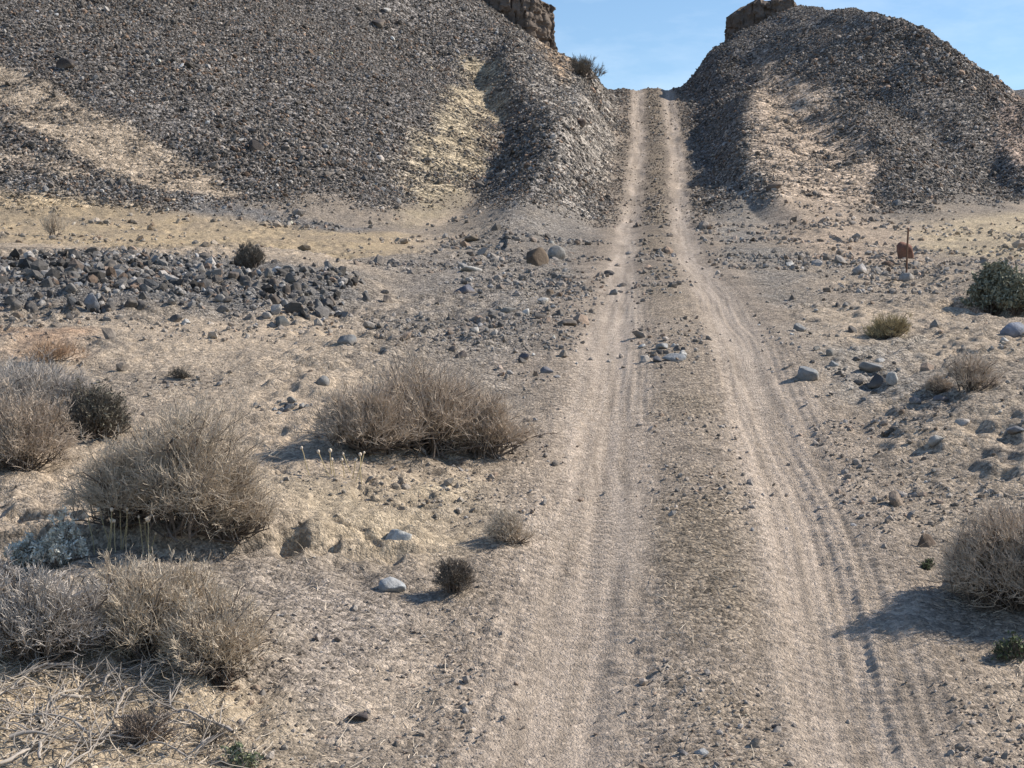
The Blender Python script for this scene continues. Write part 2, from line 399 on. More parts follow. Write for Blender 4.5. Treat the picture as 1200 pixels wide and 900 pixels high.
th_d = np.radians(np.linspace(-20.5, 20.5, 1050))
th_o = np.radians(20.5 + np.cumsum(np.linspace(.08, 3.9, 78)) * (318.9 / 2 / np.cumsum(np.linspace(.08, 3.9, 78))[-1]))
th = np.concatenate([th_d, th_o, np.flip(-th_o[:-1]) + 2 * math.pi])
rr = np.concatenate([np.geomspace(.4, 5, 40)[:-1], np.geomspace(5, 112, 1200)[:-1], np.geomspace(112, 5000, 70)])
nT, nR = len(th), len(rr)
R_, T_ = np.meshgrid(rr, th, indexing='ij')
gx = (R_ * np.sin(T_)).ravel(); gy = (R_ * np.cos(T_)).ravel()
gh = np.empty_like(gx); ghn = np.empty_like(gx); ghl = np.empty_like(gx); ghr = np.empty_like(gx); gt = np.empty_like(gx); gc = np.empty((len(gx), 3)); gg = np.empty_like(gx)
for i in range(0, len(gx), 200000):
    sl = slice(i, i + 200000)
    gh[sl], ghn[sl], ghl[sl], ghr[sl], gt[sl], _b = height(gx[sl], gy[sl], full=True)
    gc[sl], gg[sl] = ground_colour(gx[sl], gy[sl], gh[sl], ghn[sl], gt[sl])
GV = np.stack([gx, gy, gh], 1)
idx = np.arange(nR * nT).reshape(nR, nT)
nxt = np.roll(idx, -1, axis=1)
Q = np.stack([idx[:-1], nxt[:-1], nxt[1:], idx[1:]], -1).reshape(-1, 4)[:, ::-1]
fy = gy[Q].mean(1); ft = np.abs(gt[Q].mean(1)); fh = ghn[Q].mean(1); fl = (ghl[Q] - ghr[Q]).mean(1); fr = np.hypot(gx[Q].mean(1), fy)
road = (ft < 1.75) & (fy > 0) & (fy < 100)
farh = (fr > 200) & (fh > .5)
hillL = ~road & ~farh & (fh > .5) & (fl > 0); hillR = ~road & ~farh & (fh > .5) & (fl <= 0)
def sub(name, mask, m):
    q = Q[mask]; u, inv = np.unique(q, return_inverse=True)
    return tag(mesh_np(name, GV[u], inv.reshape(-1, 4), m, col=gc[u], grav=gg[u], smooth=True), kind='structure')
sub('ground', ~(road | farh | hillL | hillR), M_GROUND)
sub('dirt_road', road, M_ROAD)
sub('hill', hillL, M_HILL); sub('hill', hillR, M_HILL); sub('far_hill', farh, M_HILL)
# close the small hole under the camera
c0 = len(rr); ring = np.arange(nT)
hv = np.vstack([GV[ring], [[0, 0, float(height(np.array([0.]), np.array([0.]))[0])]]])
hf = np.array([[nT, i, (i + 1) % nT] for i in range(nT)])[:, ::-1]
tag(mesh_np('ground', hv, hf, M_GROUND, col=np.vstack([gc[ring], gc[:1]]), grav=np.append(gg[ring], gg[0]), smooth=True), kind='structure')

# ------------------------------------------------------------------ stones
def ico(level):
    bm = bmesh.new(); bmesh.ops.create_icosphere(bm, subdivisions=level, radius=1)
    v = np.array([p.co[:] for p in bm.verts]); f = np.array([[q.index for q in p.verts] for p in bm.faces]); bm.free()
    return v, f
ICO = {1: ico(1), 2: ico(2), 3: ico(3)}
def stone_shape(level, ncut, r, rough=.12, dlo=.45, dsp=.4):
    v, f = ICO[level]; v = v.copy()
    v *= (1 + rough * (r.random(len(v)) - .5))[:, None]
    for k in range(ncut):
        n = r.normal(size=3); n /= np.linalg.norm(n); d = dlo + dsp * r.random()
        e = np.clip(v @ n - d, 0, None); v -= e[:, None] * n * .97
    v *= np.array([1, .65 + .35 * r.random(), .5 + .35 * r.random()])
    v /= np.abs(v[:, :2]).max()
    return v, f
TEMPL = [stone_shape(1, 5, rng, .5)[0] for _ in range(40)]
ICO1F = ICO[1][1]
# subdivision level 1 in Blender is the plain icosahedron (12 corners)
def build_stones(name, x, y, size, col, sink=.25, hh=None):
    N = len(x); z = height(x, y) if hh is None else hh
    t = rng.integers(0, len(TEMPL), N)
    B = np.array(TEMPL)[t]                                   # N,12,3
    ax = rng.normal(size=(N, 3)) * np.array([.35, .35, 1]); yaw = rng.random(N) * 6.283
    tx, ty = rng.normal(size=N) * .3, rng.normal(size=N) * .3
    c, s = np.cos(yaw), np.sin(yaw)
    X = B[..., 0] * c[:, None] - B[..., 1] * s[:, None]; Y = B[..., 0] * s[:, None] + B[..., 1] * c[:, None]; Z = B[..., 2]
    Z = Z + X * tx[:, None] + Y * ty[:, None]
    W = np.stack([X, Y, Z], -1) * (size / 2)[:, None, None]
    W[..., 0] += x[:, None]; W[..., 1] += y[:, None]; W[..., 2] += (z + size * (.5 - sink) * .6)[:, None]
    nv = B.shape[1]
    Fc = (ICO1F[None] + (np.arange(N) * nv)[:, None, None]).reshape(-1, 3)
    C = np.repeat(col, nv, 0)
    return mesh_np(name, W.reshape(-1, 3), Fc, M_STONE, col=C)

def tone(N, base, spread=.45, light=.08, blue=.25):
    c = np.array(base)[None] * np.exp(rng.normal(size=N) * spread)[:, None]
    b = rng.random(N) < blue; c[b] *= np.array([.88, .98, 1.1])
    r = rng.random(N) < .15; c[r] *= np.array([1.25, .98, .8])
    l = rng.random(N) < light; c[l] = np.array([.34, .32, .30]) * (.7 + .5 * rng.random(l.sum()))[:, None]
    return np.clip(c, .02, .55)

def wedge(N, r0, r1, power):
    """points in the wedge the photo looks over; power 1 = even per square metre, -1 = even per log distance"""
    u = rng.random(N); th = np.radians(rng.uniform(-19.5, 19.5, N))
    if power == -1: r = r0 * (r1 / r0)**u
    else: r = np.sqrt(r0 * r0 + u * (r1 * r1 - r0 * r0))
    return r * np.sin(th), r * np.cos(th)

# hillside gravel
x, y = wedge(360000, 43, 94, 1)
h, hn, hl_, hr_, t_, b_ = height(x, y, full=True)
gcol, ggr = ground_colour(x, y, h, hn, t_)
lum = gcol.mean(1)
onr = (np.abs(t_) < 1.5) & (y > 50) & (y < 97) & (rng.random(len(x)) < .05 + .35 * np.exp(-(t_ / .34)**4) + .3 * (np.abs(t_) > 1.15))
keep = onr | (hn > .15 + .5 * rng.random(len(x))) & (np.abs(t_) > 1.25) & (rng.random(len(x)) < np.clip(1.25 - (lum - .13) * 9.5, .07, 1) * np.clip(.45 + 1.1 * vnoise(x * 1.1 + .3 * fbm(x, y, 3, 2, 181), y * .22, 182), .4, 1)) & (h > ZC + 0)
x, y, h, gcol, lum, onr = x[keep], y[keep], h[keep], gcol[keep], lum[keep], onr[keep]
sz = np.clip(.047 * np.exp(np.abs(rng.normal(size=len(x))) * .52), .042, .26)
sz *= .72 + .75 * vnoise(x * .25, y * .18, 183)
sz[rng.random(len(x)) < .008] *= 1.9
sz[onr] *= .75
tn = np.clip((lum - .15) / .11, 0, 1)[:, None]
cc = tone(len(x), (.130, .116, .103), .5, .045, .12) * (1 - .8 * tn) + gcol * .8 * tn * np.exp(rng.normal(size=len(x)) * .28)[:, None]
tag(build_stones('hillside_gravel', x, y, sz, cc, .3, h), 'dark angular gravel and cobbles covering both hillsides', 'gravel', kind='stuff')
# gravel on the flats and beside the road
x, y = wedge(80000, 6.8, 60, -1)
h, hn, hl_, hr_, t_, b_ = height(x, y, full=True)
gcol, ggr = ground_colour(x, y, h, hn, t_)
rut = np.exp(-((np.abs(t_) - .8) / .36)**4)
clus = np.clip(.15 + 2.1 * fbm(x, y, 2.2, 4, 151), .02, 1)
sm = np.ones(len(x))
for poly in SMOOTH: sm = sm * (1 - .75 * sstep(-.1, .3, poly_sd(x, y, poly)))
keep = (hn < .4) & (rng.random(len(x)) < (.15 + ggr) * clus * sm * (1 - .93 * rut) * (1 - .55 * (np.abs(t_) < .6) * (y < 32)))
x, y, h, gcol = x[keep], y[keep], h[keep], gcol[keep]
r = np.hypot(x, y)
sz = np.clip(.0015 * r, .012, .08) * np.exp(np.abs(rng.normal(size=len(x))) * .55)
cc = tone(len(x), (.2, .18, .165), .4, .1) * .6 + gcol * .4
tag(build_stones('desert_gravel', x, y, sz, cc, .3, h), 'loose pebbles and gravel strewn over the sandy flats', 'gravel', kind='stuff')

# rubble filling the rock bank
_bp = np.array(plan([(-60, 306), (120, 300), (300, 312), (425, 328), (415, 350), (300, 366), (110, 360), (-60, 366)]))
x = rng.uniform(_bp[:, 0].min(), _bp[:, 0].max(), 10000); y = rng.uniform(_bp[:, 1].min(), _bp[:, 1].max(), 10000)
sd = poly_sd(x, y, [tuple(p) for p in _bp]) + 2.6 * fbm(x, y, 3.0, 4, 161); k = (sd > 0) & (rng.random(len(x)) < np.clip(1.5 * vnoise(x * .55, y * .8, 162) - .5, .05, .6)); x, y = x[k], y[k]
tag(build_stones('bank_rubble', x, y, np.clip(.06 * np.exp(np.abs(rng.normal(size=len(x))) * .6), .05, .3), tone(len(x), (.11, .103, .097), .55, .06, .1), .15), 'small dark rubble filling the long rock bank on the left flat', 'rubble', kind='stuff')

# single rocks
ROCKMESH = {}
def rock(px, py, w, hpx, c, label, group=None, name='rock', cat='rock', seed=None, sink=.24, rounded=False, dusty=1.0):
    X, Y, Z = hit(px, py)
    r = np.random.default_rng(int(px * 31 + py * 7) if seed is None else seed)
    v, f = stone_shape(3, 12, r, .04, .62, .3) if rounded else stone_shape(3, 12, r, .04, .40, .42)
    wd = w / F * Y; hm = hpx / F * Y
    v = v * np.array([wd / 2, wd * .5, 1]); v[:, 2] *= (hm * .62) / max(v[:, 2].max(), .01)
    zz = (v[:, 2] - v[:, 2].min()) / (np.ptp(v[:, 2]) + 1e-6)
    dust = np.clip((1 - sstep(.15, .6, zz)) * .55 + .5 * np.clip(fbm(v[:, 0] + px, v[:, 1] + 2 * v[:, 2], wd * .5, 3, 7), 0, 1), 0, .5)[:, None] * dusty
    col = np.array(c) * (.8 + .4 * r.random((len(v), 1))) * (1 - dust) + np.array([.29, .24, .19]) * dust
    o = mesh_np(name, v, f, M_STONE, col=col, smooth=True)
    o.location = (X, Y, Z + hm * (.5 - sink) * .75)
    o.rotation_euler = (r.normal() * .12, r.normal() * .12, r.normal() * .5)
    return tag(o, label, cat, group)
BL = (.185, .19, .195); DK = (.085, .08, .078); GR = (.21, .205, .195); BR = (.10, .075, .055); WH = (.42, .41, .39); RD = (.17, .085, .062)
for a in [
    (629, 311, 30, 25, BR, 'large brown boulder, darkest of the pair left of the road', 'boulder'),
    (652, 303, 22, 19, GR, 'pale grey boulder touching the back of the brown boulder', 'boulder'),
    (547, 343, 30, 12, (.10, .105, .13), 'flat blue black rock lying left of the brown boulder', 'rock'),
    (550, 318, 30, 8, WH, 'flat whitish stone with a long shadow, left of the brown boulder', 'rock'),
    (637, 355, 16, 8, WH, 'small whitish stone below the brown boulder', 'rock'),
    (596, 365, 20, 7, GR, 'thin grey slab leaning left below the brown boulder', 'rock'),
    (632, 374, 18, 10, DK, 'dark rock left of the low slab beside the road', 'rock'),
    (656, 369, 14, 8, DK, 'small black stone just above the low slab beside the road', 'rock'),
    (664, 381, 26, 10, DK, 'low dark slab with pale right edge beside the road', 'rock'),
    (718, 345, 12, 9, GR, 'grey stone at the left edge of the wheel track', 'rock'),
    (408, 402, 26, 12, BL, 'blue grey rock on the sand, below the right end of the rock bank', 'rock'),
    (375, 451, 22, 14, BL, 'blue grey rock behind the wide dry bush', 'rock'),
    (330, 381, 20, 14, (.10, .11, .115), 'dark rock at the foot of the rock bank, farthest right', 'rock'),
    (110, 364, 22, 26, (.19, .20, .22), 'tall grey rock with a white face at the foot of the rock bank', 'rock'),
    (218, 380, 12, 8, WH, 'round whitish stone in front of the rock bank', 'rock'),
    (206, 376, 16, 9, DK, 'dark stone left of the round whitish stone', 'rock'),
    (8, 318, 12, 8, WH, 'white stone at the left end of the rock bank', 'rock'),
    (467, 634, 36, 17, (.36, .37, .37), 'pale grey rock against the eroded bank', 'rock'),
    (462, 691, 40, 18, (.30, .32, .34), 'blue grey pointed rock on the gravel wash', 'rock'),
    (420, 842, 27, 10, (.07, .06, .06), 'dark flat rock lying alone on the gravel wash', 'rock'),
    (1006, 321, 20, 15, (.30, .29, .29), 'pale two sided rock left of the metal stake', 'rock'),
        (1042, 311, 16, 6, (.12, .08, .06), 'low brown stone left of the rusty red boulder', 'rock'),
    (945, 443, 36, 20, (.20, .21, .22), 'big grey rock with dark underside right of the road', 'rock'),
    (1030, 451, 32, 18, (.075, .075, .08), 'black rock in the rock cluster right of the road', 'rock'),
    (1046, 449, 18, 17, (.36, .35, .33), 'white tilted stone leaning on the black rock', 'rock'),
    (1022, 432, 30, 9, BL, 'flat blue grey slab above the black rock', 'rock'),
    (1031, 424, 14, 6, WH, 'small white stone on the flat blue grey slab', 'rock'),
    (938, 388, 20, 12, BL, 'grey pointed rock on the right road edge', 'rock'),
    (998, 389, 14, 10, DK, 'dark stone left of the small straw coloured bush', 'rock'),
    (1187, 392, 32, 18, (.20, .22, .27), 'blue grey boulder at the right edge below the green bush', 'boulder'),
    (1178, 401, 14, 7, WH, 'small white stone before the boulder at the right edge', 'rock'),
    (1096, 519, 22, 12, (.34, .33, .31), 'pale stone on the sandy right bank', 'rock'),
    (1130, 497, 22, 8, (.36, .33, .3), 'long pale stone on the right bank above the pale stone', 'rock'),
    (1072, 472, 16, 9, (.16, .16, .17), 'dark stone below the rock cluster, beside the thin bush', 'rock'),
    (1103, 470, 18, 9, (.15, .14, .15), 'dark stone in front of the thin dry bush', 'rock'),
    (1192, 506, 26, 9, (.15, .16, .18), 'flat dark stone at the right edge of the sandy bank', 'rock'),
    (1085, 640, 26, 18, (.12, .09, .07), 'brown clod like rock beside the right dry bush', 'rock'),
    (1050, 590, 26, 18, (.20, .16, .13), 'brown rock set in the eroded right bank', 'rock'),
    (790, 422, 30, 10, (.26, .27, .28), 'grey slab in the stones between the wheel tracks', 'rock'),
    (776, 408, 16, 8, (.24, .25, .26), 'tilted small slab at the back of the stones between the wheel tracks', 'rock'),
    (770, 423, 16, 7, (.12, .12, .13), 'dark stone on the left of the stones between the wheel tracks', 'rock'),
    (752, 407, 10, 5, WH, 'small white stone in the left wheel track', 'rock'),
    (800, 416, 12, 7, WH, 'small pale stone at the right of the stones between the wheel tracks', 'rock'),
    (640, 437, 18, 10, (.15, .15, .17), 'dark stone behind the right end of the wide dry bush', 'rock'),
    (613, 421, 16, 9, (.09, .09, .11), 'blue black stone above the wide dry bush', 'rock'),
    (540, 418, 16, 10, (.08, .07, .07), 'black stone just behind the wide dry bush', 'rock'),
    (530, 411, 10, 7, (.09, .08, .08), 'little black stone behind the black stone', 'rock'),
    (906, 222, 24, 9, (.10, .075, .06), 'dark brown rock on the slope right of the road', 'rock'),
    (552, 282, 18, 7, (.11, .09, .07), 'brown rock at the foot of the left spur', 'rock'),
    (714, 322, 14, 7, DK, 'dark stone beside the road above the grey edge stone', 'rock'),
    (908, 853, 9, 6, (.08, .07, .07), 'small black pebble in the right wheel track, near the bottom', 'pebble'),
    (823, 884, 22, 9, (.27, .28, .29), 'grey flat stone between the wheel tracks at the bottom', 'rock'),
    (800, 884, 16, 7, (.16, .15, .15), 'dark flat stone left of the grey flat stone at the bottom', 'rock'),
    (680, 146, 14, 9, (.09, .07, .06), 'dark brown rock on the lit slope left of the road', 'rock'),
    (300, 176, 22, 14, (.05, .045, .045), 'black rock in the recess of the dark left hillside', 'rock'),
    (78, 79, 22, 12, (.055, .05, .05), 'black rock high on the dark left hillside', 'rock'),
    (443, 30, 18, 10, (.055, .05, .05), 'black rock near the top of the left hillside', 'rock'),
    (454, 14, 12, 6, WH, 'white stone near the top of the left hillside', 'rock'),
]:
    rock(*a[:6], rounded=a[6] == 'boulder', dusty=.5 if a[6] == 'boulder' else 1.0, cat=a[6], name='boulder' if a[6] == 'boulder' else 'rock' if a[6] == 'rock' else 'pebble')
# the stone bank on the left: rocks heaped together
r9 = np.random.default_rng(77)
def scatter_rocks(n, fx, fy, wlo, whi, cols, label, group, hr=(.45, .8)):
    for k in range(n):
        px, py = fx(), fy()
        w = wlo + (whi - wlo) * r9.random()**2.2
        c = np.array(cols[r9.integers(len(cols))]) * (.75 + .5 * r9.random())
        rock(px, py, w, w * r9.uniform(*hr), c, label, group, seed=int(r9.integers(1 << 30)))
BK = [DK, (.10, .095, .092), (.14, .135, .13), (.19, .183, .175), (.10, .085, .075), (.26, .25, .24)]
def bank_y():
    return float(np.clip(r9.normal(337, 18), 298, 376))
scatter_rocks(150, lambda: r9.uniform(-20, 435) if r9.random() < .35 else [r9.normal(20, 28), r9.normal(110, 22), r9.normal(255, 35), r9.normal(345, 35)][r9.integers(4)], bank_y, 5, 18, BK, 'dark grey angular rock heaped in the long rock bank on the left flat', 'rocks of the long rock bank', (.5, 1.0))
scatter_rocks(55, lambda: r9.normal(295, 62), lambda: float(np.clip(r9.normal(340, 9), 322, 366)), 6, 18, BK[:3], 'dark grey angular rock heaped in the long rock bank on the left flat', 'rocks of the long rock bank', (.5, 1.0))
scatter_rocks(14, lambda: r9.normal(332, 14), lambda: r9.uniform(470, 487), 6, 18, [BL, DK, GR], 'small blue grey rock in the cluster left of the wide dry bush', 'rock cluster left of the wide bush')
scatter_rocks(14, lambda: r9.normal(785, 14), lambda: r9.uniform(404, 428), 4, 12, [GR, DK, WH], 'small grey rock in the heap between the wheel tracks', 'stone heap between the wheel tracks')
scatter_rocks(24, lambda: r9.uniform(925, 1065), lambda: r9.uniform(405, 470), 5, 15, [BL, DK, GR, GR], 'small grey rock strewn around the rock cluster right of the road', 'rocks strewn right of the road')
scatter_rocks(36, lambda: r9.uniform(460, 700), lambda: r9.uniform(300, 430), 4, 13, [GR, DK, BR, WH, BL], 'small rock strewn on the gravel flat left of the road', 'rocks strewn left of the road')
scatter_rocks(22, lambda: r9.uniform(880, 1000), lambda: r9.uniform(300, 400), 4, 12, [GR, DK, WH, BL], 'small rock strewn along the right road shoulder', 'rocks on the right road shoulder')
scatter_rocks(24, lambda: r9.uniform(1010, 1195), lambda: r9.uniform(455, 570), 5, 14, [GR, DK, BR, WH], 'small rock lying on the sandy right bank', 'rocks on the sandy right bank')

# ------------------------------------------------------------------ caprock cliffs
def cliff(name, outline, ztop, zbot, seed, cs=(.130, .105, .087)):
    """a block of layered rock with a fissured wall, standing on the hill crest; outline = plan polygon"""
    pts = np.array(outline); n = len(pts)
    seg = np.linalg.norm(np.roll(pts, -1, 0) - pts, axis=1); per = seg.sum(); M = int(per / .06); H = 70
    cum = np.concatenate([[0], np.cumsum(seg)]); s = np.linspace(0, per, M, endpoint=False)
    k = np.searchsorted(cum, s, side='right') - 1; tt = (s - cum[k]) / seg[k]
    base = pts[k] * (1 - tt[:, None]) + np.roll(pts, -1, 0)[k] * tt[:, None]
    cen = pts.mean(0)
    tg = np.roll(base, -2, 0) - np.roll(base, 2, 0); nrm = np.stack([tg[:, 1], -tg[:, 0]], 1); nrm /= np.linalg.norm(nrm, axis=1)[:, None] + 1e-9
    if ((base - cen) * nrm).sum() < 0: nrm = -nrm
    V = []; C = []
    for j in range(H):
        f = j / (H - 1)
        top = ztop(base[:, 0], base[:, 1]); z = zbot + (top - zbot) * f
        rib = fbm(s * 1.0 + seed, z * .12, .8, 3, seed) * .22 + fbm(s + seed * 2, z * .25, .3, 2, seed + 4) * .10
        blk = np.floor(z / 1.3 + 1.1 * vnoise(s * .45, z * 0, seed + 1)); joint = s / .62 + blk * .37 + 1.1 * vnoise(s * .8, z * .5, seed) + .25 * vnoise(s * 4, z * 4, seed + 3)
        jj = np.abs(joint - np.round(joint)); zz = z / 1.3 + 1.1 * vnoise(s * .45, z * 0, seed + 1) + .08 * vnoise(s * 5, z * 2, seed + 2); zj = np.abs(zz - np.round(zz))
        wk = vnoise(s * .9, z * .9, seed + 6)
        strat = (_hash(np.round(joint + .5), blk, seed) - .5) * .20 - .17 * wk * (1 - sstep(.02, .12, jj)) - .10 * (1 - wk) * (1 - sstep(.01, .06, zj)) + .16 * fbm(s, z * 1.8, .45, 3, seed + 7)
        off = rib + strat - .22 * max(0, f - .97) / .03
        p = base + nrm * off[:, None]
        V.append(np.column_stack([p, z]))
        band = vnoise(z * 3.1, s * .25, seed + 12); 
        C.append(np.array(cs)[None] * (.6 + .75 * band)[:, None])
    nring = 6; last = V[-1]
    for j in range(1, nring):
        f = 1 - j / nring
        p = cen + (last[:, :2] - cen) * f
        V.append(np.column_stack([p, ztop(p[:, 0], p[:, 1]) + .12 * fbm(p[:, 0], p[:, 1], .8, 3, seed)]))
        C.append(np.tile(np.array(cs) * .8, (M, 1)))
    R = len(V); V = np.vstack(V); C = np.vstack(C)
    V = np.vstack([V, [[cen[0], cen[1], ztop(cen[None, 0], cen[None, 1])[0]]]]); C = np.vstack([C, [np.array(cs)]])
    I = np.arange(R * M).reshape(R, M); J = np.roll(I, -1, 1)
    q = np.stack([I[:-1], J[:-1], J[1:], I[1:]], -1).reshape(-1, 4)
    tri = np.concatenate([q[:, [0, 1, 2]], q[:, [0, 2, 3]], np.stack([I[-1], J[-1], np.full(M, R * M)], -1)])
    o = mesh_np(name, V, tri, M_CLIFF, col=C)
    return tag(o, kind='structure')
M_CLIFF = stone_mat('layered_caprock', 5, .10)
def lp(px, d): return ((px - CX) / F * d, d)
cliff('cliff', [lp(649, 88), lp(645, 91), lp(600, 96), lp(480, 97), lp(440, 92), lp(545, 88.6), lp(585, 86.6), lp(622, 86.8)],
      lambda x, y: ZC + (HZ - 6) / F * 87.5 + .42 * (1.9 - x).clip(0, 6) + 0 * y + .16 * np.round(2 * vnoise(x * 1.3, y * 1.3, 5)), 15.0, 21)
cliff('cliff', [lp(853, 95.5), lp(862, 93.8), lp(892, 93.2), lp(925, 93), lp(1000, 95), lp(1000, 104), lp(900, 105), lp(858, 101)],
      lambda x, y: ZC + (HZ - 8) / F * 95 - .45 * (13.4 - x).clip(0, 1.6) + 0 * y + .16 * np.round(2 * vnoise(x * 1.3, y * 1.3, 15)) - .35 * (x - 14.6).clip(0, 5), 15.6, 33)

# ------------------------------------------------------------------ plants
def tubes(paths, radii, sides=3):
    """paths (N,K,3), radii (N,K) -> vertices, quads"""
    N, K, _ = paths.shape
    d = np.gradient(paths, axis=1); d /= np.linalg.norm(d, axis=2, keepdims=True) + 1e-9
    ref = np.where(np.abs(d[..., 2:3]) < .9, np.array([0, 0, 1.]), np.array([1., 0, 0]))
    a = np.cross(d, ref); a /= np.linalg.norm(a, axis=2, keepdims=True) + 1e-9; b = np.cross(d, a)
    V = []
    for k in range(sides):
        an = 2 * math.pi * k / sides
        V.append(paths + (a * math.cos(an) + b * math.sin(an)) * radii[..., None])
    V = np.stack(V, 2)                                     # N,K,sides,3
    I = np.arange(N * K * sides).reshape(N, K, sides); J = np.roll(I, -1, 2)
    q = np.stack([I[:, :-1], J[:, :-1], J[:, 1:], I[:, 1:]], -1).reshape(-1, 4)
    return V.reshape(-1, 3), q

def grow(start, end, K, bend, jit, r):
    """curved paths from start to end"""
    N = len(start); t = np.linspace(0, 1, K)[None, :, None]
    p = start[:, None] * (1 - t) + end[:, None] * t
    L = np.linalg.norm(end - start, axis=1)[:, None, None]
    p[..., 2:3] += bend * L * 4 * t * (1 - t) * .25 * (r.random((N, 1, 1)) * 1.4 - .4)
    j = r.normal(size=(N, K, 3)) * jit * L; j[:, 0] = 0
    return p + np.cumsum(j, axis=1) * .6

def join(parts):
    V, Qs, n = [], [], 0
    for v, q in parts: V.append(v); Qs.append(q + n); n += len(v)
    return np.vstack(V), np.vstack(Qs)

PM = {}
def pm(key, c, **kw):
    if key not in PM: PM[key] = plain_mat(key, c, **kw)
    return PM[key]
TW_TAN = lambda: pm('dry_twig_tan', (.50, .43, .345)); TW_GREY = lambda: pm('dry_twig_grey', (.47, .43, .39)); TW_PINK = lambda: pm('dry_twig_pinkish', (.475, .40, .325))
STRAWTAN = lambda: pm('dry_twig_straw', (.53, .455, .36)); TW_DARK = lambda: pm('dark_twig', (.17, .15, .125)); WOOD = lambda: pm('woody_stem', (.135, .112, .095)); STRAW = lambda: pm('straw_twig', (.36, .30, .18))
SAGE = lambda: pm('sage_leaf', (.23, .23, .17)); SILVER = lambda: pm('silver_leaf', (.55, .55, .49)); GREEN = lambda: pm('small_green_leaf', (.085, .105, .055)); DEADW = lambda: pm('dead_wood', (.33, .295, .26)); OLIVE = lambda: pm('olive_twig', (.15, .14, .11))

